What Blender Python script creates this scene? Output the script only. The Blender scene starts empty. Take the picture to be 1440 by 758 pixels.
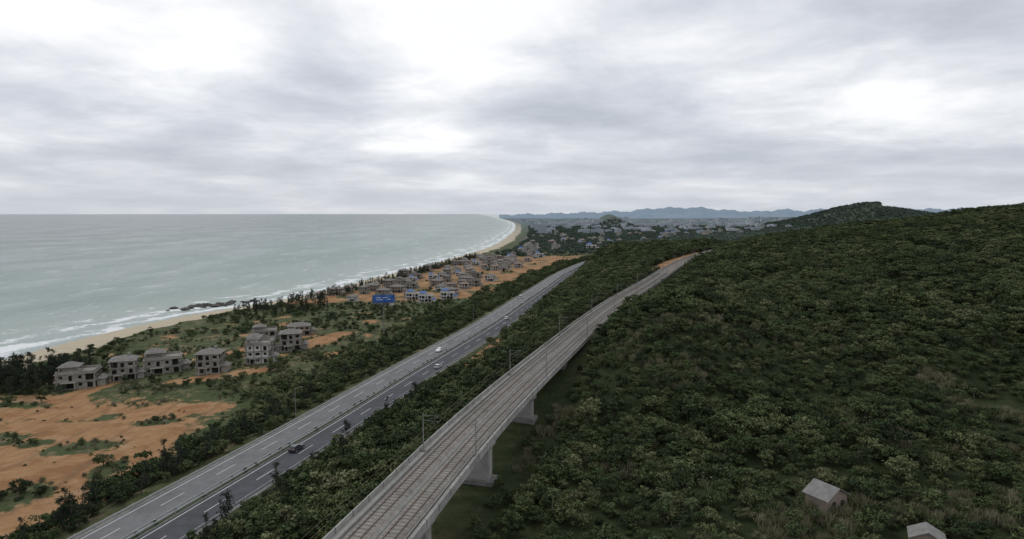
import bpy, math, random
import numpy as np
from mathutils import Vector
rng=np.random.default_rng(7); random.seed(7)
S=bpy.context.scene
def link(o): S.collection.objects.link(o); return o
# ---------------- curves of the place (x as function of y, metres) -------------
def herm(ks):
    ys=np.array([k[0] for k in ks],float); xs=np.array([k[1] for k in ks],float)
    m=np.gradient(xs,ys)
    def f(y):
        y=np.asarray(y,float); yc=np.clip(y,ys[0],ys[-1])
        i=np.clip(np.searchsorted(ys,yc)-1,0,len(ys)-2)
        h=ys[i+1]-ys[i]; t=(yc-ys[i])/h
        r=(2*t**3-3*t**2+1)*xs[i]+(t**3-2*t**2+t)*h*m[i]+(-2*t**3+3*t**2)*xs[i+1]+(t**3-t**2)*h*m[i+1]
        return r+np.where(y<ys[0],(y-ys[0])*m[0],0)+np.where(y>ys[-1],(y-ys[-1])*m[-1],0)
    return f
shore=herm([(-200,-200),(120,-228),(218,-240),(292,-250),(331,-249),(429,-230),(492,-201),(723,-148),(1244,-62),(2077,-15),(3890,12),(9000,-200),(40000,-2000)])
hway=herm([(-200,-160),(-50,-112),(40,-87),(109,-68),(162,-53.5),(238,-34),(301,-17),(450,17),(644,62),(800,112),(1000,215),(1500,520),(4000,1500),(40000,15000)])
rail=herm([(-200,-82),(-80,-54),(0,-35),(75,-17),(112,-7.8),(185,14.4),(270,43),(355,76),(555,156),(750,258),(1000,430),(1500,800),(4000,2300),(40000,24000)])
HZ=12.0; RZ=30.0
def ss(a,b,x):
    t=np.clip((x-a)/(b-a),0,1); return t*t*(3-2*t)
def nz(x,y,sc,seed=0):
    r=np.random.default_rng(100+seed); v=0; 
    for i in range(7):
        a=r.uniform(0,6.28); k=(0.6+0.22*i)/sc*2*math.pi/1.6; p=r.uniform(0,6.28)
        v=v+np.sin((x*math.cos(a)+y*math.sin(a))*k+p+1.3*np.sin((x*math.sin(a)-y*math.cos(a))*k*.6+p*2))
    return v/7*1.6
def height(x,y):
    x=np.asarray(x,float); y=np.asarray(y,float)
    s=shore(y); h=hway(y); r=rail(y)
    gr=19+10.2*ss(125,205,y)
    h0=11.85+0*y
    kn=[(s-120,-8+0*y),(s,-.3+0*y),(s+36,2.8+0*y),(h-30,7.5+0*y),(h-11,h0),(h+11,h0),
        (np.minimum(h+28,r-16),13.5+ss(200,330,y)*6+6*ss(560,680,y)*(1-ss(1000,1300,y))),(r-7,gr),(r+7,gr)]
    z=np.full(x.shape,-8.0)
    for (xa,za),(xb,zb) in zip(kn[:-1],kn[1:]):
        t=np.clip((x-xa)/np.maximum(xb-xa,1),0,1); t=t*t*(3-2*t)
        z=np.where(x>xa,za+(zb-za)*t,z)
    rx=x-r
    A=np.interp(rx,[0,20,96,190,350,600,1200],[0,5,16,26,42,56,66])
    yf=np.clip((y-90)/610,0,1)**0.95*(1-ss(740,1250,y))
    right=gr*(1-ss(900,1400,y))+12*ss(900,1400,y)+A*yf
    right=right+11*np.exp(-((rx-36)/24)**2-((y-195)/50)**2)+2.0*np.clip(rx/30,0,1)*ss(60,120,rx)
    right=right+nz(x,y,120,1)*3.6*ss(10,70,rx)*(1-.45*ss(500,900,y))+nz(x,y,45,2)*1.5*ss(12,50,rx)
    z=np.where(rx>7,right*ss(7,18,rx)+gr*(1-ss(7,18,rx)),z)
    c=ss(30,60,x-s)*(1-ss(-40,-22,x-h))
    z=z+c*nz(x,y,60,3)*0.8
    z=z+74*np.exp(-((x-1270)/230)**2-((y-2250)/300)**2)+50*np.exp(-((x-1720)/300)**2-((y-2500)/300)**2)
    z=z+62*np.exp(-((x-505)/75)**2-((y-3300)/160)**2)
    z=z+50*np.exp(-((x-2600)/500)**2-((y-2700)/500)**2)
    return z
# ---------------- material helpers ----------------
def mat(name,rough=.8,spec=.3):
    m=bpy.data.materials.new(name); m.use_nodes=True; nt=m.node_tree
    b=nt.nodes['Principled BSDF']; b.inputs['Roughness'].default_value=rough
    b.inputs['Specular IOR Level'].default_value=spec
    return m,nt,b
def N(nt,t,**k):
    n=nt.nodes.new(t)
    for a,v in k.items(): setattr(n,a,v)
    return n
def noise(nt,scale,detail=4,coord=None,rough=.55,dist=0):
    n=N(nt,'ShaderNodeTexNoise'); n.inputs['Scale'].default_value=scale; n.inputs['Detail'].default_value=detail
    n.inputs['Roughness'].default_value=rough; n.inputs['Distortion'].default_value=dist
    if coord is not None: nt.links.new(coord,n.inputs['Vector'])
    return n.outputs['Fac']
def ramp(nt,fac,stops):
    r=N(nt,'ShaderNodeValToRGB'); e=r.color_ramp.elements
    while len(e)<len(stops): e.new(.5)
    for i,(p,c) in enumerate(stops):
        e[i].position=p; e[i].color=(*c,1) if len(c)==3 else c
    nt.links.new(fac,r.inputs['Fac']); return r.outputs['Color']
def mixc(nt,f,a,b,mode='MIX'):
    m=N(nt,'ShaderNodeMix',data_type='RGBA',blend_type=mode)
    for s,v in ((0,f),(6,a),(7,b)):
        if isinstance(v,(int,float)): m.inputs[s].default_value=v
        elif isinstance(v,tuple): m.inputs[s].default_value=(*v,1)
        else: nt.links.new(v,m.inputs[s])
    return m.outputs[2]
def math_(nt,op,a,b=0,c=None,clamp=False):
    m=N(nt,'ShaderNodeMath',operation=op,use_clamp=clamp)
    for i,v in enumerate([a,b]+([c] if c is not None else [])):
        if isinstance(v,(int,float)): m.inputs[i].default_value=v
        else: nt.links.new(v,m.inputs[i])
    return m.outputs[0]
def mrange(nt,v,a,b,c=0,d=1):
    m=N(nt,'ShaderNodeMapRange',interpolation_type='SMOOTHSTEP')
    nt.links.new(v,m.inputs[0])
    for i,k in enumerate((a,b,c,d)): m.inputs[i+1].default_value=k
    return m.outputs[0]
def bump(nt,b,h,st,dist=.3):
    n=N(nt,'ShaderNodeBump'); n.inputs['Strength'].default_value=st; n.inputs['Distance'].default_value=dist
    nt.links.new(h,n.inputs['Height']); nt.links.new(n.outputs[0],b.inputs['Normal'])
def noisy(name,c1,c2,scale=2,rough=.85,spec=.25,c3=None,stain=0):
    m,nt,b=mat(name,rough,spec); g=N(nt,'ShaderNodeNewGeometry')
    f=noise(nt,scale,6,g.outputs['Position'],.65)
    st=[(.3,c1),(.7,c2)] if c3 is None else [(.28,c1),(.5,c2),(.72,c3)]
    c=ramp(nt,f,st)
    if stain:
        f2=noise(nt,.11,5,g.outputs['Position'],.7)
        c=mixc(nt,mrange(nt,f2,.4,.7,0,stain),c,tuple(v*.45 for v in c1))
    nt.links.new(c,b.inputs['Base Color']); return m
# ---------------- mesh builder ----------------
class MB:
    def __init__(s): s.v=[];s.f=[];s.m=[]
    def box(s,c,d,m=0,rz=0,taper=1,r0=None):
        ca,sa=math.cos(rz),math.sin(rz); b=len(s.v)
        for k,(dz,tp) in enumerate(((-.5,1),(.5,taper))):
            for sx,sy in ((-1,-1),(1,-1),(1,1),(-1,1)):
                x=sx*d[0]/2*tp;y=sy*d[1]/2*tp
                s.v.append((c[0]+x*ca-y*sa,c[1]+x*sa+y*ca,c[2]+dz*d[2]))
        for q in ((3,2,1,0),(4,5,6,7),(0,1,5,4),(1,2,6,5),(2,3,7,6),(3,0,4,7)):
            s.f.append(tuple(b+i for i in q)); s.m.append(m)
    def cyl(s,a,bb,r1,r2,m=0,n=8):
        a=Vector(a);bb=Vector(bb); d=(bb-a).normalized(); u=d.orthogonal().normalized(); w=d.cross(u); b=len(s.v)
        for p,r in ((a,r1),(bb,r2)):
            for i in range(n):
                t=2*math.pi*i/n; s.v.append(tuple(p+u*r*math.cos(t)+w*r*math.sin(t)))
        for i in range(n):
            j=(i+1)%n; s.f.append((b+i,b+j,b+n+j,b+n+i)); s.m.append(m)
        s.f.append(tuple(b+n-1-i for i in range(n))); s.m.append(m)
        s.f.append(tuple(b+n+i for i in range(n))); s.m.append(m)
    def hip(s,c,dx,dy,h,m=0,flat=.45):
        x,y,z=c; hx=dx/2;hy=dy/2
        if dx>=dy: r=[(x-hx+hy*.9,y,z+h),(x+hx-hy*.9,y,z+h)]
        else: r=[(x,y-hy+hx*.9,z+h),(x,y+hy-hx*.9,z+h)]
        b=len(s.v)
        s.v+=[(x-hx,y-hy,z),(x+hx,y-hy,z),(x+hx,y+hy,z),(x-hx,y+hy,z)]+r
        if dx>=dy: F=[(0,1,5,4),(1,2,5),(2,3,4,5),(3,0,4),(3,2,1,0)]
        else: F=[(0,1,4),(1,2,5,4),(2,3,5),(3,0,4,5),(3,2,1,0)]
        for q in F: s.f.append(tuple(b+i for i in q)); s.m.append(m)
    def extr(s,prof,y0,y1,m=0,inset=0):
        b=len(s.v);n=len(prof)
        for y in (y0,y1):
            for (x,z) in prof: s.v.append((x,y,z))
        for i in range(n):
            j=(i+1)%n; s.f.append((b+i,b+j,b+n+j,b+n+i)); s.m.append(m)
        s.f.append(tuple(b+n-1-i for i in range(n))); s.m.append(m)
        s.f.append(tuple(b+n+i for i in range(n))); s.m.append(m)
    def mesh(s,name,mats):
        me=bpy.data.meshes.new(name); me.from_pydata(s.v,[],s.f)
        for m in mats: me.materials.append(m)
        me.polygons.foreach_set('material_index',s.m); me.update(); return me
    def obj(s,name,mats,loc=(0,0,0),rz=0):
        o=bpy.data.objects.new(name,s.mesh(name,mats)); o.location=loc; o.rotation_euler=(0,0,rz); return link(o)
def path(fn,y0,y1,step,zf):
    ys=np.arange(y0,y1+step*.5,step); xs=fn(ys); tx=np.gradient(xs,ys); L=np.sqrt(1+tx**2)
    return ys,xs,1/L,-tx/L,(zf(ys) if callable(zf) else np.full(ys.shape,float(zf)))
def sweep(mb,P,prof,m=0,closed=True):
    ys,xs,nx,ny,zz=P; n=len(prof); b=len(mb.v)
    for i in range(len(ys)):
        for (o,z) in prof: mb.v.append((xs[i]+nx[i]*o,ys[i]+ny[i]*o,zz[i]+z))
    for i in range(len(ys)-1):
        for k in range(n if closed else n-1):
            j=(k+1)%n; mb.f.append((b+i*n+k,b+i*n+j,b+(i+1)*n+j,b+(i+1)*n+k)); mb.m.append(m)
    if closed:
        mb.f.append(tuple(b+n-1-k for k in range(n)));mb.m.append(m)
        q=b+(len(ys)-1)*n; mb.f.append(tuple(q+k for k in range(n)));mb.m.append(m)
def rect(o,w,z,h): return [(o-w/2,z+h),(o+w/2,z+h),(o+w/2,z),(o-w/2,z)]
# ---------------- TERRAIN ----------------
na,nr=620,760
ang=np.radians(np.linspace(-82,82,na)); rad=np.concatenate([[5,20],np.exp(np.linspace(np.log(38),np.log(32000),nr-2))])
R,AA=np.meshgrid(rad,ang,indexing='ij'); X=(R*np.sin(AA)).ravel(); Y=(R*np.cos(AA)).ravel()
Zt=height(X,Y); Zt=Zt-(X**2+Y**2)/(2*6.37e6)*0.4
idx=np.arange(nr*na).reshape(nr,na)
quads=np.stack([idx[:-1,:-1],idx[:-1,1:],idx[1:,1:],idx[1:,:-1]],-1).reshape(-1,4)[:, ::-1]
def gridmesh(name,V,Q):
    me=bpy.data.meshes.new(name); me.vertices.add(len(V)); me.vertices.foreach_set('co',V.astype(np.float32).ravel())
    me.loops.add(Q.size); me.loops.foreach_set('vertex_index',Q.astype(np.int32).ravel())
    me.polygons.add(len(Q)); me.polygons.foreach_set('loop_start',np.arange(0,Q.size,4,dtype=np.int32))
    me.polygons.foreach_set('use_smooth',np.ones(len(Q),bool))
    me.update(calc_edges=True); me.validate(); return me
def blob(x,y,cx,cy,rx,ry,rot=0):
    c,s=math.cos(rot),math.sin(rot); u=((x-cx)*c+(y-cy)*s)/rx; v=(-(x-cx)*s+(y-cy)*c)/ry
    return np.clip(1.4-np.sqrt(u*u+v*v)*.9,0,1)
def seg(x,y,x0,y0,x1,y1,w):
    dx,dy=x1-x0,y1-y0; t=np.clip(((x-x0)*dx+(y-y0)*dy)/(dx*dx+dy*dy),0,1)
    return np.clip(1.3-np.hypot(x-x0-t*dx,y-y0-t*dy)/w,0,1)
def dirtmask(x,y):
    d=np.maximum(blob(x,y,-132,158,42,58,.1),blob(x,y,-108,145,20,58,.05))
    for g in ((-130,197,14,4),(-118,168,12,6),(-142,150,14,6),(-110,136,7,8),(-152,178,12,8),(-108,188,8,4),(-135,174,6,4),(-100,152,4,7)): d=np.minimum(d,1-blob(x,y,*g)*.88)
    for a in ((-138,200,-160,222,7),(-160,222,-152,262,6),(-152,262,-128,300,5),(-128,300,-92,312,6),(-101,300,-90,330,9),(-120,200,-98,202,8),(-190,222,-160,222,5),(-128,236,-100,250,5),(-175,205,-150,205,8)): d=np.maximum(d,seg(x,y,*a))
    v=ss(430,480,y)*(1-ss(930,1000,y))*ss(30,50,x-shore(y))*(1-ss(-42,-22,x-hway(y)))
    d=np.maximum(d,v*(.66+.45*nz(x,y,30,9)))
    v=ss(225,250,y)*(1-ss(400,440,y))*ss(40,60,x-shore(y))*(1-ss(-52,-36,x-hway(y)))
    d=np.maximum(d,v*(.12+.5*nz(x,y,22,12)))
    hx=x-hway(y); d=np.maximum(d,ss(12,16,hx)*(1-ss(22,30,hx))*ss(200,235,y)*(1-ss(330,360,y))*.9)
    rx=x-rail(y); d=np.maximum(d,ss(-24,-14,rx)*(1-ss(-8,-6,rx))*ss(430,480,y)*(1-ss(640,700,y)))
    return np.clip(d,0,1)
sd=X-shore(Y)
sand=ss(-8,0,sd)*(1-ss(32,42,sd+nz(X,Y,30,5)*7))
dirt=dirtmask(X,Y)
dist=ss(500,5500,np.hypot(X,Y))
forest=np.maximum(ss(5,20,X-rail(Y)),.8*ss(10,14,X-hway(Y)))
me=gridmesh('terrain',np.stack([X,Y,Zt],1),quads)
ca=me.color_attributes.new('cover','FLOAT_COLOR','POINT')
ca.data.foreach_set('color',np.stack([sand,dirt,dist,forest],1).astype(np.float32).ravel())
m,nt,b=mat('ground_soil_grass',.95,.1)
at=N(nt,'ShaderNodeVertexColor',layer_name='cover'); sp=N(nt,'ShaderNodeSeparateColor'); nt.links.new(at.outputs[0],sp.inputs[0])
g=N(nt,'ShaderNodeNewGeometry').outputs['Position']
n1=noise(nt,.03,8,g,.7); n2=noise(nt,.25,8,g,.75); n3=noise(nt,1.6,4,g,.7); n4=noise(nt,.09,6,g,.7)
grass=ramp(nt,n2,[(.32,(.032,.043,.019)),(.46,(.066,.082,.035)),(.58,(.115,.118,.064)),(.7,(.2,.19,.13))])
grass=mixc(nt,mrange(nt,n1,.42,.62),grass,ramp(nt,n3,[(.3,(.042,.06,.023)),(.7,(.088,.108,.046))]))
grass=mixc(nt,mrange(nt,n4,.56,.63,0,.75),grass,(.22,.165,.105))
grass=mixc(nt,mrange(nt,n4,.42,.36,0,.8),grass,(.024,.034,.015))
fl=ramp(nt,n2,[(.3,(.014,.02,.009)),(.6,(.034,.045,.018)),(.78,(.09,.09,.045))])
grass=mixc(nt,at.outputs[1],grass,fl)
dirtc=ramp(nt,n2,[(.25,(.2,.105,.048)),(.5,(.33,.185,.09)),(.75,(.43,.285,.165))])
dirtc=mixc(nt,mrange(nt,n3,.35,.7,0,.6),dirtc,(.38,.225,.115))
dirtc=mixc(nt,mrange(nt,n4,.48,.62,0,.8),dirtc,(.24,.12,.055))
dirtc=mixc(nt,mrange(nt,n1,.55,.68,0,.6),dirtc,(.42,.33,.23))
wv=N(nt,'ShaderNodeTexWave'); nt.links.new(g,wv.inputs[0]); wv.inputs['Scale'].default_value=.022; wv.inputs['Distortion'].default_value=22; wv.inputs['Detail'].default_value=3; wv.inputs['Detail Scale'].default_value=.25
dirtc=mixc(nt,mrange(nt,wv.outputs['Fac'],.95,1.0,0,.4),dirtc,(.17,.11,.065))
dm=mrange(nt,math_(nt,'ADD',sp.outputs[1],math_(nt,'MULTIPLY',math_(nt,'SUBTRACT',n2,.5),1.5)),.42,.58)
c=mixc(nt,dm,grass,dirtc)
sm=mrange(nt,math_(nt,'ADD',sp.outputs[0],math_(nt,'MULTIPLY',math_(nt,'SUBTRACT',n2,.5),.8)),.4,.6)
c=mixc(nt,sm,c,ramp(nt,n2,[(.3,(.42,.35,.245)),(.7,(.55,.48,.36))]))
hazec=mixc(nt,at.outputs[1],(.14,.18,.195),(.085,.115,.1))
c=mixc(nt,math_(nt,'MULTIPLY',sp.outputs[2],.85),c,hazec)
nt.links.new(c,b.inputs['Base Color']); bump(nt,b,n2,.6,1.2)
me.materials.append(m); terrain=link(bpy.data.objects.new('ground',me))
# ---------------- SEA ----------------
na2,nr2=500,420
ang=np.radians(np.linspace(-82,20,na2)); rad=np.exp(np.linspace(np.log(60),np.log(60000),nr2))
R,AA=np.meshgrid(rad,ang,indexing='ij'); xs=(R*np.sin(AA)).ravel(); ys=(R*np.cos(AA)).ravel()
idx=np.arange(nr2*na2).reshape(nr2,na2); q=np.stack([idx[:-1,:-1],idx[:-1,1:],idx[1:,1:],idx[1:,:-1]],-1).reshape(-1,4)[:, ::-1]
me=gridmesh('sea',np.stack([xs,ys,0*xs],1),q)
a=me.attributes.new('sd','FLOAT','POINT'); a.data.foreach_set('value',(xs-shore(ys)).astype(np.float32))
m,nt,b=mat('sea_water',.22,.5); b.inputs['IOR'].default_value=1.33
g=N(nt,'ShaderNodeNewGeometry').outputs['Position']
mp=N(nt,'ShaderNodeMapping'); nt.links.new(g,mp.inputs[0]); mp.inputs['Rotation'].default_value=(0,0,.35); mp.inputs['Scale'].default_value=(1,.33,1)
w1=noise(nt,.12,6,mp.outputs[0],.65,.4); w2=noise(nt,.009,5,mp.outputs[0],.65); w3=noise(nt,.035,5,mp.outputs[0],.7)
sda=N(nt,'ShaderNodeAttribute',attribute_name='sd').outputs['Fac']
shal=mrange(nt,sda,-160,-5); mid=mrange(nt,sda,-1500,-60)
wc=mixc(nt,mid,(.095,.13,.132),(.145,.215,.195)); wc=mixc(nt,shal,wc,(.27,.33,.29))
wc=mixc(nt,mrange(nt,w2,.42,.62),wc,mixc(nt,.5,wc,(.29,.34,.33)))
wc=mixc(nt,mrange(nt,w3,.54,.7,0,.65),wc,(.4,.435,.42))
wn=noise(nt,.02,4,g,.6); wn2=noise(nt,.3,6,g,.75); wn3=noise(nt,.035,2,g,.5)
ph=math_(nt,'ADD',math_(nt,'MULTIPLY',sda,.24),math_(nt,'MULTIPLY',wn,17))
band=math_(nt,'SINE',ph); fo=math_(nt,'ADD',math_(nt,'MULTIPLY',band,.55),math_(nt,'MULTIPLY',math_(nt,'SUBTRACT',wn2,.5),2.8))
fo=math_(nt,'ADD',fo,mrange(nt,sda,-100,0,-.95,.3)); fo=math_(nt,'ADD',fo,math_(nt,'MULTIPLY',math_(nt,'SUBTRACT',wn3,.5),2.4))
foam=mrange(nt,fo,.2,.8)
wcap=mrange(nt,w1,.62,.69); foam=math_(nt,'MAXIMUM',math_(nt,'MULTIPLY',foam,mrange(nt,sda,-140,-60)),math_(nt,'MULTIPLY',wcap,.75))
nt.links.new(mixc(nt,foam,wc,(.78,.8,.8)),b.inputs['Base Color'])
nt.links.new(mrange(nt,foam,0,1,.34,.9),b.inputs['Roughness'])
bump(nt,b,math_(nt,'ADD',w1,math_(nt,'MULTIPLY',noise(nt,.6,4,mp.outputs[0],.6),.25)),.8,3.0)
me.materials.append(m); link(bpy.data.objects.new('sea',me))
# ---------------- HIGHWAY ----------------
asL=noisy('asphalt_old',(.15,.15,.15),(.2,.2,.2),.6,.9,.2,stain=.35)
asR=noisy('asphalt_new',(.06,.061,.068),(.095,.097,.106),.5,.88,.25,stain=.3)
conc=noisy('concrete_weathered',(.26,.255,.235),(.4,.39,.36),.7,.9,.2,stain=.5)
concd=noisy('concrete_dark',(.15,.147,.135),(.26,.255,.24),.9,.9,.2)
whp=noisy('road_paint_white',(.5,.5,.48),(.75,.75,.73),1.5,.6)
steel,nt_,b_=mat('galvanised_steel',.5,.5); b_.inputs['Base Color'].default_value=(.45,.46,.47,1); b_.inputs['Metallic'].default_value=.3
hedge=noisy('hedge_green',(.02,.035,.012),(.06,.085,.03),1.2,.95)
mb=MB(); P=path(hway,20,1500,6,HZ)
sweep(mb,P,rect(0,20.4,-.5,.5),2)
sweep(mb,P,rect(-5.2,8.5,-.2,.204),0); sweep(mb,P,rect(5.2,8.5,-.2,.204),1)
for o in (-8.6,-1.7,1.7,8.6): sweep(mb,P,[(o-.1,.0085),(o+.1,.0085)],3,False)
for o in (-5.2,5.2):
    for y in np.arange(30,900,15):
        sweep(mb,path(hway,y,y+6,3,HZ),[(o-.08,.0085),(o+.08,.0085)],3,False)
for o in (-9.9,9.9,-.75,.75): sweep(mb,P,rect(o,.16,.0045,.13),2)
sweep(mb,P,rect(0,1.3,.0045,.16),5)
for o in (-9.6,9.6,-.5,.5): sweep(mb,P,rect(o,.08,.5,.32),4)
Pp=path(hway,30,700,4,HZ)
for i in range(len(Pp[0])):
    for o in (-9.72,9.72,-.38,.38):
        mb.box((Pp[1][i]+Pp[2][i]*o,Pp[0][i]+Pp[3][i]*o,HZ+.42),(.12,.12,.84),4)
    if rng.random()<.75:
        s_=rng.uniform(.4,.75); mb.box((Pp[1][i],Pp[0][i]+rng.uniform(-1,1),HZ+.15+s_*.6),(s_,s_*1.4,s_*1.2),5,rng.uniform(0,3),.45)
mb.obj('highway',[asL,asR,conc,whp,steel,hedge])
# ---------------- RAILWAY VIADUCT ----------------
bal=noisy('track_bed',(.17,.155,.135),(.28,.255,.225),1.2,.95,.1,(.36,.34,.305),stain=.4)
rust=noisy('rail_steel',(.1,.06,.04),(.2,.14,.1),2,.5,.5)
mb=MB(); P=path(rail,-20,900,5,RZ)
sweep(mb,P,[(-5.3,0),(5.3,0),(5.3,-.35),(2.9,-.75),(2.4,-2.9),(-2.4,-2.9),(-2.9,-.75),(-5.3,-.35)],0)
for o in (-5.16,5.16): sweep(mb,P,rect(o,.22,.004,.95),0)
for o in (-4.0,4.0): sweep(mb,P,rect(o,.22,.004,.4),2)
for o in (-4.6,4.6): sweep(mb,P,rect(o,.8,.004,.22),0)
for o in (-2.05,2.05):
    sweep(mb,P,[(o-1.6,.004),(o-1.25,.3),(o+1.25,.3),(o+1.6,.004)],1,True)
    for k in (-.72,.72): sweep(mb,P,rect(o+k,.09,.34,.17),3)
sweep(mb,P,rect(0,.6,.004,.12),2)
for i,y in enumerate(np.arange(-20,420,.9)):
    x=float(rail(y)); t=float((rail(y+1)-rail(y-1))/2); L=math.hypot(1,t); nx,ny=1/L,-t/L
    for o in (-2.05,2.05): mb.box((x+nx*o,y+ny*o,RZ+.32),(2.3,.3,.08),2,math.atan2(ny,nx))
    if i%5==0:
        for o in (-5.16,5.16): mb.box((x+nx*o,y+ny*o,RZ+.49),(.34,.2,1.0),2,math.atan2(ny,nx))
y=-5.
while y<210:
    x=float(rail(y)); t=float((rail(y+1)-rail(y-1))/2); a=math.atan2(-t,1)
    g=float(height(x,y)); top=RZ-2.9
    if top-g>.5:
        mb.box((x,y,top-.45),(6.0,2.9,.9),0,a)
        mb.box((x,y,(top-.9+g-2)/2),(4.9,2.2,top-.9-g+2),0,a)
        mb.box((x,y,g+.1),(6.6,3.8,1.4),2,a)
    y+=30.5
mb.obj('railway_viaduct',[conc,bal,concd,rust])
mm=MB()
mm.cyl((0,0,0),(0,0,6.6),.12,.08,0); mm.box((0,0,.15),(.5,.5,.3),1)
mm.cyl((0,0,6.2),(-2.7,0,6.3),.03,.03,0,6); mm.cyl((0,0,5.2),(-2.7,0,6.2),.03,.03,0,6); mm.cyl((-.1,0,5.4),(-2.9,0,5.3),.025,.025,0,6)
mastm=mm.mesh('catenary_mast',[concd,concd])
mw=MB(); 
for i,y in enumerate(np.arange(52,700,50)):
    x=float(rail(y)); t=float((rail(y+1)-rail(y-1))/2); L=math.hypot(1,t)
    for sgn in (-1,1):
        o=link(bpy.data.objects.new('catenary_mast',mastm)); o.location=(x+4.6*sgn/L,y-4.6*sgn*t/L,RZ+.2); o.rotation_euler=(0,0,math.atan2(-t,1)+(0 if sgn>0 else math.pi))
Pw=path(rail,2,700,12.5,RZ)
for o in (-1.9,1.9):
    sweep(mw,Pw,rect(o,.02,5.45,.02),0); sweep(mw,Pw,rect(o,.02,6.3,.02),0)
mw.obj('catenary_wires',[rust])
# ---------------- VILLAS ----------------
roofg=noisy('roof_tiles_weathered',(.13,.122,.112),(.25,.235,.215),1.0,.9,.2)
roofr=noisy('roof_tiles_clay',(.19,.14,.115),(.3,.235,.2),1.0,.9,.2)
roofb=noisy('roof_sheet_blue',(.06,.13,.34),(.11,.21,.46),1.0,.7,.3)
wallg=noisy('raw_concrete_wall',(.22,.205,.18),(.38,.36,.32),.8,.95,.15,stain=.4)
wallb=noisy('bare_brick_wall',(.24,.185,.15),(.34,.28,.23),1.2,.95,.15)
wallw=noisy('render_wall_pale',(.44,.43,.4),(.62,.6,.57),.6,.9,.2)
darkm,_,b_=mat('dark_interior',.9,.1); b_.inputs['Base Color'].default_value=(.04,.038,.035,1)
def villa(seed,nx,ny,st,w):
    r=random.Random(seed); mb=MB(); bay=3.3; H=3.0; W=nx*bay; D=ny*bay
    mb.box((0,0,-1.2),(W+1,D+1,2.6),0)
    mb.box((0,0,H*st/2),(W-2.4,D-2.4,H*st-.2),3)
    for k in range(1,st+1): mb.box((0,0,k*H),(W+1.0+(.5 if k==1 else 0),D+1.0,.24),0)
    for k in range(st):
        z=k*H+.12
        for i in range(nx+1):
            for j in range(ny+1):
                if i in (0,nx) or j in (0,ny): mb.box((-W/2+i*bay,-D/2+j*bay,z+(H-.24)/2),(.42,.42,H-.24),0)
        for side in range(4):
            n=nx if side%2==0 else ny
            for i in range(n):
                if r.random()<.28: continue
                u=-n*bay/2+bay*(i+.5); L=bay-.42; d=(D if side%2==0 else W)/2-.1
                def bx(cu,cz,wu,wz):
                    if side==0: mb.box((cu,-d,cz),(wu,.2,wz),1)
                    elif side==2: mb.box((cu,d,cz),(wu,.2,wz),1)
                    elif side==1: mb.box((d,cu,cz),(.2,wu,wz),1)
                    else: mb.box((-d,cu,cz),(.2,wu,wz),1)
                hh=H-.24; ow=r.choice((1.2,1.5,1.9)); sill=r.choice((.05,.9)); sw=(L-ow)/2
                bx(u-L/2+sw/2,z+hh/2,sw,hh); bx(u+L/2-sw/2,z+hh/2,sw,hh)
                bx(u,z+sill/2,ow,sill); bx(u,z+hh-.3,ow,.6)
    zt=st*H+.12
    if r.random()<.5:
        mb.hip((0,0,zt+.03),W+1.8,D+1.8,2.0,2)
        mb.box((W*.2,D*.15,zt+1.5),(1.2,1.2,2.4),0)
    else:
        mb.hip((-W*.2,0,zt+2.3),W*.6,D*.75,1.7,2); 
        mb.box((-W*.22,0,zt+1.1),(W*.34,D*.4,2.2),1)
        for sx in (-1,1):
            for sy in (-1,1): mb.box((-W*.2+sx*W*.24,sy*D*.31,zt+1.15),(.4,.4,2.3),0)
        for sx in (-1,1): mb.box((sx*W/2,0,zt+.45),(.2,D+.2,.9),0)
        for sy in (-1,1): mb.box((0,sy*D/2,zt+.45),(W-.2,.2,.9),0)
    mb.box((W/2+1.9,-D*.12,H/2),(2.8,D*.55,H-.3),1); mb.hip((W/2+2.0,-D*.12,H+.15),4.0,D*.68,1.3,2)
    mb.box((-W*.15,-D/2-1.5,H-.1),(W*.4,2.0,.2),0)
    for sx in (-.32,.02): mb.box((W*sx,-D/2-2.3,H/2-.2),(.35,.35,H),0)
    return mb.mesh('villa',w)
VA=[villa(1,3,3,3,[wallg,wallg,roofg,darkm]),villa(2,4,3,2,[wallg,wallb,roofg,darkm]),villa(3,3,3,3,[wallg,wallw,roofg,darkm]),villa(5,3,2,2,[wallw,wallg,roofr,darkm]),villa(9,4,3,2,[wallg,wallg,roofg,darkm]),villa(12,3,3,2,[wallw,wallw,roofg,darkm]),villa(14,4,2,2,[wallw,wallw,roofb,darkm])]
def put_villa(k,x,y,rz,s=1):
    o=link(bpy.data.objects.new('unfinished_villa',VA[k])); o.location=(x,y,float(height(x,y))+.2); o.rotation_euler=(0,0,rz); o.scale=(s,s,s)
near_v=[(4,-166,238,.35,.95),(0,-154,247,.4,.85),(4,-144,257,.45,.98),(0,-121,250,.15,.85),(2,-108,266,.25,.9),(4,-117,290,.3,.9),(0,-104,294,.3,.88),(4,-126,318,.3,.85),(1,-113,332,.3,.8)]
for k,x,y,a,s_ in near_v: put_villa(k,x,y,a,s_)
vil=[]
for row,off in enumerate((50,68,88,108,128,148)):
    y=455+row*7
    while y<980:
        x=float(shore(y))+off+rng.uniform(-6,6)
        if x<float(hway(y))-30 and rng.random()<.56:
            put_villa(int(rng.choice([0,1,2,3,4,5,6],p=[.08,.15,.12,.14,.14,.29,.08])),x,y,-.28+rng.uniform(-.2,.2),rng.uniform(.55,.85)); vil.append((x,y))
        y+=rng.uniform(17,25)
for x,y in ((-62,452),(-48,468),(-74,470),(-90,440)): put_villa(6,x,y,-.2,.75); vil.append((x,y))
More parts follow.
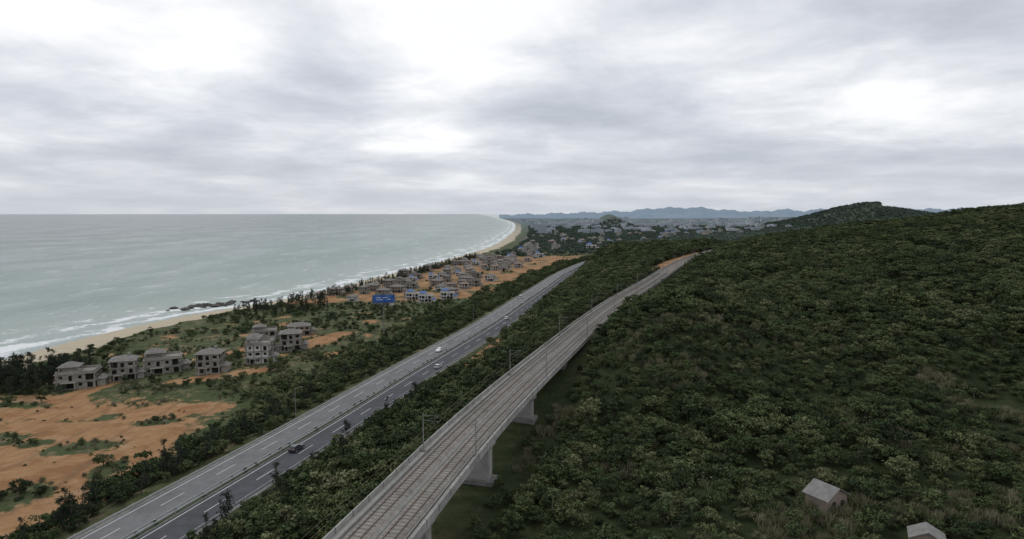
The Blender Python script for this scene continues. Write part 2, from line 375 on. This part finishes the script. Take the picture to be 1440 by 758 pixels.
for k in range(75):
    y=rng.uniform(990,2100); x=rng.uniform(float(shore(y))+60,float(hway(y))-40)
    put_villa(int(rng.choice([2,5,6,3])),x,y,rng.uniform(-.5,.5),rng.uniform(.8,1.3)); vil.append((x,y))
# ---------------- far town (one mass) ----------------
tw=noisy('town_render_white_hazed',(.4,.43,.46),(.54,.57,.6),.02,.9); tg=noisy('town_render_grey_hazed',(.28,.32,.35),(.38,.41,.45),.02,.9)  # pale bluish wall colours have the distance haze mixed in
twd,_,b_=mat('town_windows_hazed',.5,.4); b_.inputs['Base Color'].default_value=(.27,.3,.34,1)  # window colour also paled by painted haze
mb=MB()
for i in range(420):
    y=2000+4200*rng.random(); f=rng.random()
    x=(-.0+.5*f)*y+40
    if x<float(shore(y))+80: continue
    if abs(x-505)<120 and abs(y-3300)<220: continue
    if float(height(x,y))>25: continue
    fl=int(rng.choice((2,3,4,5,7,10),p=(.27,.3,.22,.13,.06,.02))); w=rng.uniform(14,42); d=rng.uniform(12,18); z=float(height(x,y)); rz=rng.uniform(-.4,.4); mt=int(rng.integers(0,2))
    if y>3000: w*=1.3
    mb.box((x,y,z+fl*1.6-1),(w,d,fl*3.2+2),mt,rz)
    for k in range(fl): mb.box((x,y,z+k*3.2+1.9),(w-1.4,d+.3,1.3),2,rz)
    mb.box((x,y,z+fl*3.2+1),(w*.3,d*.5,2),mt,rz)
mb.obj('distant_town',[tw,tg,twd])
mb=MB()
for dx,fl in ((-55,7),(0,9),(55,6)):
    mb.box((dx,0,fl*1.7),(50,22,fl*3.4),0)
    for k in range(fl): mb.box((dx,0,k*3.4+2),(46,22.6,1.5),1)
    mb.box((dx,0,fl*3.4+2),(16,10,4),0)
mb.obj('hotel_building',[tw,twd],(430,3180,8))
# ---------------- far mountains ----------------
nx_,ny_=260,24; th=np.linspace(-.02,.95,nx_); rr=np.linspace(8000,12000,ny_)
R,T=np.meshgrid(rr,th,indexing='ij'); u=(R-8000)/4000
px=T*445+360
prof=np.interp(px,[352,380,410,440,455,475,495,512,530,548,565,585,600,640,700,800],[-1.5,-.8,.4,1.4,3.3,4.6,4.0,2.2,1.0,2.8,1.8,4.2,4.2,3,4,3])
prof=prof+.55*np.sin(px*.31)+.35*np.sin(px*.83+1)+.2*np.sin(px*1.9)
Z=70+prof*22*np.sin(np.clip(u*1.25,0,1)*math.pi*.5)*1.0-90*(1-ss(0,.6,u))+8*np.sin(T*90+u*9)
V=np.stack([(T*R).ravel(),R.ravel(),Z.ravel()],1); idx=np.arange(nx_*ny_).reshape(ny_,nx_)
q=np.stack([idx[:-1,:-1],idx[:-1,1:],idx[1:,1:],idx[1:,:-1]],-1).reshape(-1,4)
me=gridmesh('distant_mountains',V,q); me.materials.append(noisy('mountain_forest_hazed',(.22,.285,.345),(.27,.335,.395),.003,1,0))  # blue-grey is distance haze painted into the base colour
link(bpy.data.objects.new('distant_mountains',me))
# ---------------- VEGETATION prototypes ----------------
def leafmat(name,stops,sc=.012):
    m,nt,b=mat(name,.8,.15)
    oi=N(nt,'ShaderNodeObjectInfo'); g=N(nt,'ShaderNodeNewGeometry')
    f=noise(nt,sc,5,g.outputs['Position'],.65)
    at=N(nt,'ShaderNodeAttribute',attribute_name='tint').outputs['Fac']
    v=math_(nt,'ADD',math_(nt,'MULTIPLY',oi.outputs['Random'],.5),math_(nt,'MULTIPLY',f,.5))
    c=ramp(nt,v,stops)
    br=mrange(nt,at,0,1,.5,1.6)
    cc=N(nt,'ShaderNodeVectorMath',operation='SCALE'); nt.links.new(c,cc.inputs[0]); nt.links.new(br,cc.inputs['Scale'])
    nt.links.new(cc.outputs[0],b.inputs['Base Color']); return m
bark=noisy('bark',(.06,.05,.04),(.13,.11,.09),3,.95,.1)
barkp=noisy('bark_pale',(.17,.155,.13),(.27,.25,.22),3,.95,.1)
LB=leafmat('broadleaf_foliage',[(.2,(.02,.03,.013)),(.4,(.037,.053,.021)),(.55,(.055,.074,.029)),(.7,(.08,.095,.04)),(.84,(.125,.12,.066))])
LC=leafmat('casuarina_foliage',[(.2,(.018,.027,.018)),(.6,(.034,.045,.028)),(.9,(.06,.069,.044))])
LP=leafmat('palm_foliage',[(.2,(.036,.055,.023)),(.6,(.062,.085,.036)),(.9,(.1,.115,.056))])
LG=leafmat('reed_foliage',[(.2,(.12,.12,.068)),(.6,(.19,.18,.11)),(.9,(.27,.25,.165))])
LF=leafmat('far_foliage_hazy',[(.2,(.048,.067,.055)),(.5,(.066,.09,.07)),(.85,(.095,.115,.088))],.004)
class Foliage:
    def __init__(s): s.v=[];s.f=[];s.t=[];s.m=[]
    def leaf(s,p,n,size,t,asp=.7,mi=0):
        n=n/np.linalg.norm(n); a=np.cross(n,rng.normal(size=3)); a/=np.linalg.norm(a); c=np.cross(n,a)
        b=len(s.v); a=a*size; c=c*size*asp
        s.v+=[tuple(p-a),tuple(p-c),tuple(p+a),tuple(p+c)]; s.f.append((b,b+1,b+2,b+3)); s.t.append(t); s.m.append(mi)
    def tube(s,a,bb,r1,r2,n=5):
        mb=MB(); mb.cyl(a,bb,r1,r2,0,n); o=len(s.v); s.v+=mb.v
        for f in mb.f: s.f.append(tuple(o+i for i in f)); s.t.append(.5); s.m.append(1)
    def obj(s,name,mats,coll):
        me=bpy.data.meshes.new(name); me.from_pydata(s.v,[],s.f)
        for m in mats: me.materials.append(m)
        me.polygons.foreach_set('material_index',s.m)
        a=me.attributes.new('tint','FLOAT','FACE'); a.data.foreach_set('value',s.t)
        o=bpy.data.objects.new(name,me); coll.objects.link(o); return o
def broad(name,coll,Hh,Wd,nc,nl,ls,low=.25,lm_=None):
    F=Foliage(); F.tube((0,0,-1),(0,0,Hh*.55),.22,.1)
    cl=[]
    for i in range(nc):
        a=rng.uniform(0,6.28); r=Wd/2*math.sqrt(rng.random())*.85; z=Hh*(low+(.95-low)*rng.random()**.8*(1-.45*(r/(Wd/2))))
        p=np.array([r*math.cos(a),r*math.sin(a),z]); cr=Wd*rng.uniform(.1,.24); cl.append((p,cr))
        F.tube((0,0,Hh*rng.uniform(.15,.4)),tuple(p),.07,.03,4)
    for p,cr in cl:
        br=rng.uniform(-.2,.2)
        for k in range(nl):
            d=rng.normal(size=3); d/=np.linalg.norm(d); d[2]=abs(d[2])*.9-.25*(rng.random()<.4)
            q=p+d*cr*rng.uniform(.5,1.25)*np.array([1,1,.8])
            nn=d+rng.normal(size=3)*.65+np.array([0,0,.3])
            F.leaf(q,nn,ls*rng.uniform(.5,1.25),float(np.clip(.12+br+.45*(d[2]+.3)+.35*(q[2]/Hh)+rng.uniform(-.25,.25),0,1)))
    return F.obj(name,[lm_ or LB,bark],coll)
def casu(name,coll,Hh,Wd,nl=900):
    F=Foliage(); F.tube((0,0,-1),(0,0,Hh*.97),.2,.03)
    for k in range(26):
        t=rng.uniform(.12,.98); a=rng.uniform(0,6.28); L=Wd/2*(1-t)**.6*rng.uniform(.6,1.15)+.3
        z0=Hh*t; e=np.array([L*math.cos(a),L*math.sin(a),z0+L*.5]); F.tube((0,0,z0),tuple(e),.04,.015,4)
        for j in range(nl//26):
            u=rng.uniform(.2,1.08); q=np.array([0,0,z0])*(1-u)+e*u+rng.normal(size=3)*.26
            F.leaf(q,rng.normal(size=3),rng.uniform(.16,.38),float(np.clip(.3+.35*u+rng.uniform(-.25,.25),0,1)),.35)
    return F.obj(name,[LC,bark],coll)
def palm(name,coll,Hh,L=2.3,nf=15):
    F=Foliage(); F.tube((0,0,-.5),(.25,0,Hh),.14,.09,6)
    for i in range(nf):
        a=i*2.4+rng.uniform(-.2,.2); el=rng.uniform(.1,1.1); d=np.array([math.cos(a),math.sin(a)])
        for k in range(7):
            u=(k+.5)/7; r=L*u*math.cos(el*(1-u*.3)); z=Hh+L*(u*math.sin(el)-.75*u*u)
            side=np.array([-d[1],d[0],0]); p=np.array([.25+d[0]*r,d[1]*r,z]); w=.45*math.sin(math.pi*min(u+.15,1))+.08; h=L/13
            dd=np.array([d[0]*h,d[1]*h,h*(math.sin(el)-1.4*u)])
            for sg in (-1,1):
                b=len(F.v); F.v+=[tuple(p-dd),tuple(p+dd),tuple(p+dd*.8+side*w*sg-np.array([0,0,.22])),tuple(p-dd*.6+side*w*sg-np.array([0,0,.22]))]
                F.f.append((b,b+1,b+2,b+3)); F.t.append(float(rng.uniform(.1,.7))); F.m.append(0)
    return F.obj(name,[LP,barkp],coll)
def reed(name,coll,Hh):
    F=Foliage()
    for i in range(130):
        a=rng.uniform(0,6.28); r=rng.uniform(0,1.2); p=np.array([r*math.cos(a),r*math.sin(a),0]); tip=p+np.array([rng.normal()*.5,rng.normal()*.5,Hh*rng.uniform(.6,1.1)])
        sd_=np.array([math.sin(a*3),math.cos(a*3),0])*.07; mid=(p+tip)/2+np.array([0,0,.2]); b=len(F.v)
        F.v+=[tuple(p-sd_),tuple(p+sd_),tuple(mid+sd_),tuple(tip),tuple(mid-sd_)]; F.f.append((b,b+1,b+2,b+3,b+4)); F.t.append(float(rng.uniform(.2,.9))); F.m.append(0)
    return F.obj(name,[LG,bark],coll)
def sapling(name,coll,Hh):
    F=Foliage(); F.tube((0,0,-.5),(.15,.1,Hh),.06,.03,5)
    for k in range(6):
        a=rng.uniform(0,6.28); z=Hh*rng.uniform(.45,.95); e=(math.cos(a)*.9,math.sin(a)*.9,z+.6); F.tube((.1,.05,z),e,.04,.02,4)
        for j in range(30): F.leaf(np.array(e)+rng.normal(size=3)*.45,rng.normal(size=3),rng.uniform(.15,.3),float(rng.uniform(.2,.9)))
    return F.obj(name,[LB,barkp],coll)
def C(n): return bpy.data.collections.new(n)
cF=C('broadleaf_tree_kinds')
for i in range(6): broad('a_tree_%d'%i,cF,rng.uniform(4.2,6.6),rng.uniform(4.4,6.8),rng.integers(13,19),72,.26)
broad('b_shrub_0',cF,2.3,3.6,9,75,.2,.1); broad('b_shrub_1',cF,2.8,3.2,9,75,.2,.1)
cC=C('casuarina_kinds'); 
for i in range(4): casu('casuarina_%d'%i,cC,rng.uniform(9,12),rng.uniform(4.2,5.6))
cP=C('palm_kinds'); 
for i in range(3): palm('palm_%d'%i,cP,(2.2,3.4,4.6)[i])
cR=C('reed_kinds'); reed('reed_0',cR,2.4); reed('reed_1',cR,1.7)
cS=C('sapling_kinds'); sapling('sap_0',cS,4); sapling('sap_1',cS,3.3); sapling('sap_2',cS,4.6)
cL=C('far_tree_kinds')
for i in range(4): broad('far_%d'%i,cL,7,9,11,34,.8,.25,LF)
def scatter(name,x,y,sc,coll,n,zoff=0,wts=None,tilt=.06):
    x=np.asarray(x,float);y=np.asarray(y,float); k=len(x)
    me=bpy.data.meshes.new(name); V=np.stack([x,y,height(x,y)+zoff],1)
    me.vertices.add(k); me.vertices.foreach_set('co',V.astype(np.float32).ravel())
    rot=np.stack([rng.normal(size=k)*tilt,rng.normal(size=k)*tilt,rng.uniform(0,6.28,k)],1)
    me.attributes.new('rot','FLOAT_VECTOR','POINT').data.foreach_set('vector',rot.astype(np.float32).ravel())
    me.attributes.new('scl','FLOAT','POINT').data.foreach_set('value',np.asarray(sc,np.float32))
    vi=rng.choice(n,size=k,p=wts).astype(np.int32); me.attributes.new('vi','INT','POINT').data.foreach_set('value',vi)
    o=link(bpy.data.objects.new(name,me))
    ng=bpy.data.node_groups.new(name,'GeometryNodeTree'); ng.interface.new_socket('Geometry',in_out='INPUT',socket_type='NodeSocketGeometry'); ng.interface.new_socket('Geometry',in_out='OUTPUT',socket_type='NodeSocketGeometry')
    gi=ng.nodes.new('NodeGroupInput'); go=ng.nodes.new('NodeGroupOutput'); ip=ng.nodes.new('GeometryNodeInstanceOnPoints'); ci=ng.nodes.new('GeometryNodeCollectionInfo')
    ci.inputs['Collection'].default_value=coll; ci.inputs['Separate Children'].default_value=True; ci.inputs['Reset Children'].default_value=True
    def na_(t,nm):
        a=ng.nodes.new('GeometryNodeInputNamedAttribute'); a.data_type=t; a.inputs['Name'].default_value=nm; return a.outputs['Attribute']
    L=ng.links.new; L(gi.outputs[0],ip.inputs['Points']); L(ci.outputs[0],ip.inputs['Instance']); ip.inputs['Pick Instance'].default_value=True
    L(na_('INT','vi'),ip.inputs['Instance Index']); e=ng.nodes.new('FunctionNodeEulerToRotation'); L(na_('FLOAT_VECTOR','rot'),e.inputs[0]); L(e.outputs[0],ip.inputs['Rotation']); L(na_('FLOAT','scl'),ip.inputs['Scale'])
    L(ip.outputs[0],go.inputs[0]); md=o.modifiers.new('scatter','NODES'); md.node_group=ng
    print(name,k); return o
def jgrid(x0,x1,y0,y1,s):
    gx,gy=np.meshgrid(np.arange(x0,x1,s),np.arange(y0,y1,s)); gx=gx.ravel()+rng.uniform(-.6,.6,gx.size)*s; gy=gy.ravel()+rng.uniform(-.6,.6,gy.size)*s; return gx,gy
def inview(x,y,m=25): return np.abs(x)<y*.86+m
sheds=[(52,101),(60.5,88.5)]
W7=[.145,.145,.145,.145,.14,.14,.07,.07]
for nm,y0,y1,s,s0 in (('hillside_forest',40,360,2.8,.78),('hillside_forest',360,800,4.1,1.05),):
    x,y=jgrid(-60,y1*.9,y0,y1,s); rx=x-rail(y)
    dens=nz(x,y,55,21)*.5+nz(x,y,22,22)*.5
    k=inview(x,y)&(rx>np.where(y>150,8.5,4))&(dens>-1.05+.45*(y<170))
    for sx,sy in sheds: k&=~((np.hypot(x-sx,y-sy)<5.5)|((np.abs(x-sx)<5)&(y<sy)&(y>sy-8)))
    k&=~((np.abs(rx)<9)&(y<150)&(rng.random(len(x))<.6))
    x,y=x[k],y[k]; rx=x-rail(y)
    sc=s0*np.exp(rng.normal(size=len(x))*.28)*.95*np.where(y<190,.72,1)*(1+.35*np.clip(nz(x,y,60,23),-.6,1))
    sc=np.clip(sc,.3,1.7); sc=np.where(rx<11+8*(y>230),np.minimum(sc,.5),sc)
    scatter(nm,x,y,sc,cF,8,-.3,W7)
x,y=jgrid(0,2400,800,2700,8.5); rx=x-rail(y); hh=height(x,y); k=inview(x,y)&(rx>15)&((hh>13.5)|(rng.random(len(x))<.6)); scatter('distant_forest',x[k],y[k],rng.uniform(.9,1.5,k.sum())*np.where(hh[k]>22,1.15,1),cL,4,-.8)
x,y=jgrid(-110,260,40,800,3.0); h=x-hway(y); rx=x-rail(y); dens=nz(x,y,30,24)
k=inview(x,y)&(h>13.5)&(rx<-7.5)&(dens>-.95)&(dirtmask(x,y)<.5); x,y=x[k],y[k]; rx=x-rail(y);h=x-hway(y)
sc=rng.uniform(.55,1.2,len(x))*np.clip(.6+np.minimum(-rx-8,h-12)*.04,.55,1.2)*(1+.5*ss(560,640,y))
scatter('roadside_trees',x,y,sc,cF,8,-.2,W7)
x,y=jgrid(60,900,800,1400,7); h=x-hway(y); rx=x-rail(y); k=(h>15)&(rx<-8); scatter('roadside_trees',x[k],y[k],rng.uniform(.9,1.4,k.sum()),cL,4,-.2)
x,y=jgrid(-175,260,60,980,3.2); h=x-hway(y); wd=(15+14*ss(165,230,y))+7*nz(x,y,50,25); k=inview(x,y)&(h<-13)&(h>-13-wd)&(dirtmask(x,y)<np.where(y<200,.9,.5)); x,y=x[k],y[k]; h=x-hway(y)
sc=rng.uniform(.55,1.2,len(x))*np.clip(.6+(-h-13)*.04,.6,1.15); scatter('roadside_trees',x,y,sc,cF,8,-.2,W7)
def clearv(x,y,r=10):
    k=np.ones(len(x),bool)
    for v in [(a[1],a[2]) for a in near_v]+vil: k&=np.hypot(x-v[0],y-v[1])>r
    return k
x,y=jgrid(-260,100,120,980,3.2); d=x-shore(y); h=x-hway(y); dens=nz(x,y,45,26)+.6*nz(x,y,14,27)
k=inview(x,y)&(d>40)&(h<-34)&(dens>-.2)&(dirtmask(x,y)<.35)&clearv(x,y,8)&(rng.random(len(x))<.8); scatter('coastal_scrub',x[k],y[k],rng.uniform(.2,.75,k.sum()),cF,8,-.2,[.09,.09,.09,.09,.08,.08,.24,.24])
x,y=jgrid(-175,-90,110,215,4.5); k=inview(x,y)&(rng.random(len(x))<.16)&(x-hway(y)<-34); scatter('weeds_on_bare_ground',x[k],y[k],rng.uniform(.1,.38,k.sum()),cF,8,-.1,[0,0,0,0,0,0,.5,.5])
x,y=jgrid(-150,1400,980,3200,11); d=x-shore(y);rx=x-rail(y); k=inview(x,y)&(d>70)&(rx<15)&(np.abs(x-hway(y))>20)&(rng.random(len(x))<.65)&clearv(x,y,13); scatter('plain_trees',x[k],y[k],rng.uniform(.6,1.2,k.sum()),cL,4,-.5)
xs_=[];ys_=[];sc_=[]
for i in range(150): xs_.append(rng.uniform(-222,-174)); ys_.append(rng.uniform(222,262)); sc_.append(rng.uniform(.6,1.1))
for i in range(420): 
    y=rng.uniform(430,980); xs_.append(float(shore(y))+rng.uniform(38,54)); ys_.append(y); sc_.append(rng.uniform(.35,.75))
for i in range(60): xs_.append(rng.uniform(-178,-128)); ys_.append(rng.uniform(400,470)); sc_.append(rng.uniform(.45,.8))
scatter('casuarina_windbreak',xs_,ys_,sc_,cC,4,0)
xs_=[];ys_=[]
for i in range(60):
    y=rng.uniform(105,300); xs_.append(float(hway(y))-rng.uniform(15,20+14*min(1,max(0,(y-150)/60)))); ys_.append(y)
for i in range(14):
    y=rng.uniform(95,200); xs_.append(float(hway(y))+rng.uniform(15,24)); ys_.append(y)
scatter('casuarina_trees',xs_,ys_,rng.uniform(.4,.8,len(xs_)),cC,4,0)
x,y=jgrid(0,170,75,170,4.2); dens=nz(x,y,26,31); k=inview(x,y,5)&(x-rail(y)>14)&(dens>.45)&(rng.random(len(x))<.3)
for sx,sy in sheds: k&=np.hypot(x-sx,y-sy)>6
scatter('palm_grove',x[k],y[k],rng.uniform(.5,.85,k.sum()),cP,3,0)
x,y=jgrid(2,60,88,150,4.2); dens=nz(x,y,20,37); k=inview(x,y,5)&(x-rail(y)>8)&(dens>.1)&(rng.random(len(x))<.35)
for sx,sy in sheds: k&=np.hypot(x-sx,y-sy)>5
scatter('sapling_plantation',x[k],y[k],rng.uniform(.6,.95,k.sum()),cS,3,0)
x,y=jgrid(-20,140,75,215,2.0); dens=nz(x,y,30,33); k=inview(x,y,5)&(x-rail(y)>6)&(dens>.3); scatter('reed_grass',x[k],y[k],rng.uniform(.5,1.0,k.sum()),cR,2,0)
x,y=jgrid(-190,-60,120,330,3.0); dens=nz(x,y,25,34); k=inview(x,y,5)&(x-hway(y)<-30)&(dens>.1)&clearv(x,y,9)&(dirtmask(x,y)<.6); scatter('reed_grass',x[k],y[k],rng.uniform(.3,.6,k.sum()),cR,2,0)
# ---------------- sheds ----------------
def shed(x,y,rz,s):
    mb=MB(); mb.box((0,0,1.2),(5.6,4,3),0); 
    mb.extr([(-3.2,2.6),(0,4.3),(3.2,2.6),(3.2,2.75),(0,4.48),(-3.2,2.75)],-2.5,2.5,1)
    mb.extr([(-2.8,2.7),(2.8,2.7),(0,4.25)],-1.99,1.99,0)
    mb.box((-.8,-2.03,1.05),(1,.08,2),2); mb.box((1.5,-2.03,1.5),(.9,.08,.9),2); mb.box((2.83,0,1.5),(.08,1,.9),2)
    o=mb.obj('farm_shed',[wallb,concd,darkm],(x,y,float(height(x,y))+.3),rz); o.scale=(s,s,s)
shed(52,101,.5,.95); shed(60.5,88.5,-.5,.75)
# ---------------- billboard ----------------
blue,nt,b=mat('billboard_blue',.5,.4); g=N(nt,'ShaderNodeTexCoord').outputs['Object']
nt.links.new(ramp(nt,noise(nt,.35,2,g),[(.4,(.02,.07,.28)),(.65,(.05,.15,.42))]),b.inputs['Base Color'])
mb=MB(); mb.cyl((0,0,-1),(0,0,17),.36,.3,0,14)
for a in (0.0,2.094,4.188):
    ca,sa=math.cos(a),math.sin(a)
    def P_(u,v,z): return (u*ca-v*sa,u*sa+v*ca,z)
    mb.box(P_(0,-3.4,19.3),(10.5,.3,3.8),1,a); mb.box(P_(0,-3.18,19.3),(10.8,.12,4.1),0,a)
    for u in (-4.5,-2.2,0,2.2,4.5): mb.cyl(P_(u,-3.1,17.7),P_(u*.2,0,18.5),.08,.08,0,6); mb.box(P_(u,-2.8,19.3),(.15,.2,4.0),0,a)
    mb.box(P_(0,-3.8,17.1),(10.5,.8,.1),0,a)
    for k,(u,w,z) in enumerate(((-2.6,2.4,19.9),(.8,2.6,19.9),(-2.0,3.4,18.9),(2.6,1.8,18.9))): mb.box(P_(u,-3.56,z),(w,.03,.3),2,a)
mb.cyl((0,0,16.8),(0,0,17.6),2.8,2.8,0,12)
mb.obj('billboard',[concd,blue,whp],(-66,322,float(height(-66,322))),.25)
mb=MB(); mb.cyl((0,0,0),(0,0,9.5),.11,.07,0); mb.cyl((0,0,9.4),(1.8,0,9.8),.05,.04,0,6); mb.box((2.0,0,9.8),(.7,.25,.12),0); mb.box((0,0,.1),(.5,.5,.3),0)
lm=mb.mesh('street_lamp',[concd])
for y in (174,330):
    t=float((hway(y+1)-hway(y-1))/2); o=link(bpy.data.objects.new('street_lamp',lm)); o.location=(float(hway(y))-10.6,y,HZ-.2); o.rotation_euler=(0,0,math.atan2(-t,1))
# ---------------- vehicles ----------------
glass,_,b_=mat('vehicle_glass',.1,.6); b_.inputs['Base Color'].default_value=(.02,.025,.03,1)
tyre,_,b_=mat('tyre_rubber',.9,.2); b_.inputs['Base Color'].default_value=(.02,.02,.02,1)
def paint(n,c):
    m,_,b=mat(n,.3,.5); b.inputs['Base Color'].default_value=(*c,1); b.inputs['Coat Weight'].default_value=.4; return m
def car(x,y,off,c,name='car',van=False):
    mb=MB()
    body=[(-2.2,.35),(-2.25,.8),(-2.1,1.0),(1.0,1.02),(2.1,.85),(2.25,.6),(2.2,.35)]
    mb.extr(body,-.88,.88,0)
    gh=[(-1.95,.98),(-1.6,1.42),(-.1,1.48),(1.0,.98)] if not van else [(-2.15,.98),(-2.05,1.85),(.8,1.85),(1.6,.98)]
    mb.extr(gh,-.76,.76,1)
    rf=[(gh[1][0]+.08,gh[1][1]-.02),(gh[2][0]-.08,gh[2][1]-.02),(gh[2][0]-.12,gh[2][1]+.05),(gh[1][0]+.15,gh[1][1]+.05)]
    mb.extr(rf,-.74,.74,0)
    for px_ in (gh[1][0],(gh[1][0]+gh[2][0])/2,gh[2][0]-.02):
        for s_ in (-1,1): mb.box((px_,s_*.765,(1+gh[1][1])/2),(.09,.03,gh[1][1]-1),0)
    for wx in (-1.38,1.4):
        for s_ in (-1,1): mb.cyl((wx,s_*.68,.33),(wx,s_*.91,.33),.33,.33,2,14); mb.cyl((wx,s_*.9,.33),(wx,s_*.925,.33),.18,.18,3,10)
    for s_ in (-1,1):
        mb.box((2.2,s_*.65,.68),(.1,.35,.15),3); mb.box((-2.22,s_*.65,.8),(.08,.3,.16),4); mb.box((.75,s_*.95,1.0),(.14,.18,.12),0)
    t=float((hway(y+1)-hway(y-1))/2); L=math.hypot(1,t)
    d=math.atan2(1,t)+(math.pi if off<0 else 0)
    o=mb.obj(name,[c,glass,tyre,steel,redl],(float(hway(y))+off/L,y-off*t/L,HZ+.012),d); return o
redl=paint('lamp_red',(.4,.02,.02)); pw=paint('paint_white',(.75,.75,.75)); pb=paint('paint_blue',(.03,.07,.25)); pk=paint('paint_black',(.03,.03,.035)); ps=paint('paint_silver',(.45,.46,.48))
car(0,152,3.3,pk); car(0,262,-3.3,pw); car(0,236,7.0,ps); car(0,345,3.4,pw); car(0,430,-6.9,pw,'van',True)
# ---------------- sea rocks ----------------
import bmesh
bm=bmesh.new()
from mathutils import noise as mn
for i in range(46):
    t=rng.uniform(-1,1); cx=-226+t*24+rng.normal()*3; cy=478+t*20+rng.normal()*7; s=rng.uniform(.8,3.2)*(1-.4*abs(t))
    r=bmesh.ops.create_icosphere(bm,subdivisions=3,radius=1)
    for v in r['verts']:
        k=1+.6*mn.noise(v.co*1.9+Vector((i*3.1,0,0)))+.3*mn.noise(v.co*5+Vector((i,0,0)))
        v.co=Vector((v.co.x*k*s*1.2+cx,v.co.y*k*s+cy,v.co.z*k*s*.6+.1))
me=bpy.data.meshes.new('sea_rocks'); bm.to_mesh(me); bm.free(); me.materials.append(noisy('rock_dark_wet',(.03,.028,.026),(.1,.09,.08),.8,.7,.4)); link(bpy.data.objects.new('sea_rocks',me))
# ---------------- WORLD ----------------
w=bpy.data.worlds.new('World'); S.world=w; w.use_nodes=True; nt=w.node_tree; bg=nt.nodes['Background']
sky=N(nt,'ShaderNodeTexSky'); sky.sky_type='NISHITA'; sky.sun_disc=False
SE,SA=math.radians(52),math.radians(-35); sky.sun_elevation=SE; sky.sun_rotation=SA
gen=N(nt,'ShaderNodeTexCoord').outputs['Generated']; sx=N(nt,'ShaderNodeSeparateXYZ'); nt.links.new(gen,sx.inputs[0])
zc=math_(nt,'ADD',math_(nt,'MAXIMUM',sx.outputs[2],0),.13)
cx=N(nt,'ShaderNodeCombineXYZ'); nt.links.new(math_(nt,'DIVIDE',sx.outputs[0],zc),cx.inputs[0]); nt.links.new(math_(nt,'DIVIDE',sx.outputs[1],zc),cx.inputs[1])
cx.inputs[2].default_value=3.7
big=noise(nt,.75,2,cx.outputs[0],.45,.2); medn=noise(nt,1.7,9,cx.outputs[0],.6,.25)
v=math_(nt,'ADD',math_(nt,'MULTIPLY',big,.55),math_(nt,'MULTIPLY',medn,.45))
# thinner cloud (bright gaps) towards the hidden sun
def gap(az,el,a0,a1,amt):
    az,el=math.radians(az),math.radians(el)
    d=N(nt,'ShaderNodeVectorMath',operation='DOT_PRODUCT'); nt.links.new(gen,d.inputs[0]); d.inputs[1].default_value=(math.sin(az)*math.cos(el),math.cos(az)*math.cos(el),math.sin(el))
    return mrange(nt,d.outputs['Value'],math.cos(math.radians(a1)),math.cos(math.radians(a0)),0,amt)
for gq in ((-6,17,2,13,.11),(-31,19,2,15,.14),(30,18,2,16,.02),(-17,14,1,8,-.05),(-30,6,1,9,-.04),(8,8,2,12,-.02)):
    v=math_(nt,'ADD',v,gap(*gq))
cl=ramp(nt,v,[(.35,(.50,.53,.59)),(.46,(.62,.65,.71)),(.55,(.78,.80,.84)),(.64,(.98,.985,1.0))])
hz=mrange(nt,sx.outputs[2],-.01,.12,1,0)
cl=mixc(nt,math_(nt,'MULTIPLY',hz,.7),cl,(.55,.59,.655))
skys=N(nt,'ShaderNodeVectorMath',operation='SCALE'); nt.links.new(sky.outputs[0],skys.inputs[0]); skys.inputs['Scale'].default_value=.08
fin=mixc(nt,.94,skys.outputs[0],cl); nt.links.new(fin,bg.inputs[0]); bg.inputs[1].default_value=1.06
sun=bpy.data.lights.new('sun','SUN'); sun.energy=.75; sun.angle=math.radians(25); sun.color=(1,.96,.9); so=link(bpy.data.objects.new('sun',sun))
dv=Vector((math.sin(SA)*math.cos(SE),math.cos(SA)*math.cos(SE),math.sin(SE))); so.rotation_euler=dv.to_track_quat('Z','Y').to_euler()
# ---------------- CAMERA ----------------
cam=bpy.data.cameras.new('camera'); cam.lens=22.25; cam.sensor_width=36; cam.clip_end=120000; cam.clip_start=.5
co=link(bpy.data.objects.new('camera',cam)); co.location=(0,0,70); co.rotation_euler=(math.radians(90-5.07),0,0); S.camera=co
S.view_settings.view_transform='Standard'; S.view_settings.look='None'; S.view_settings.exposure=0
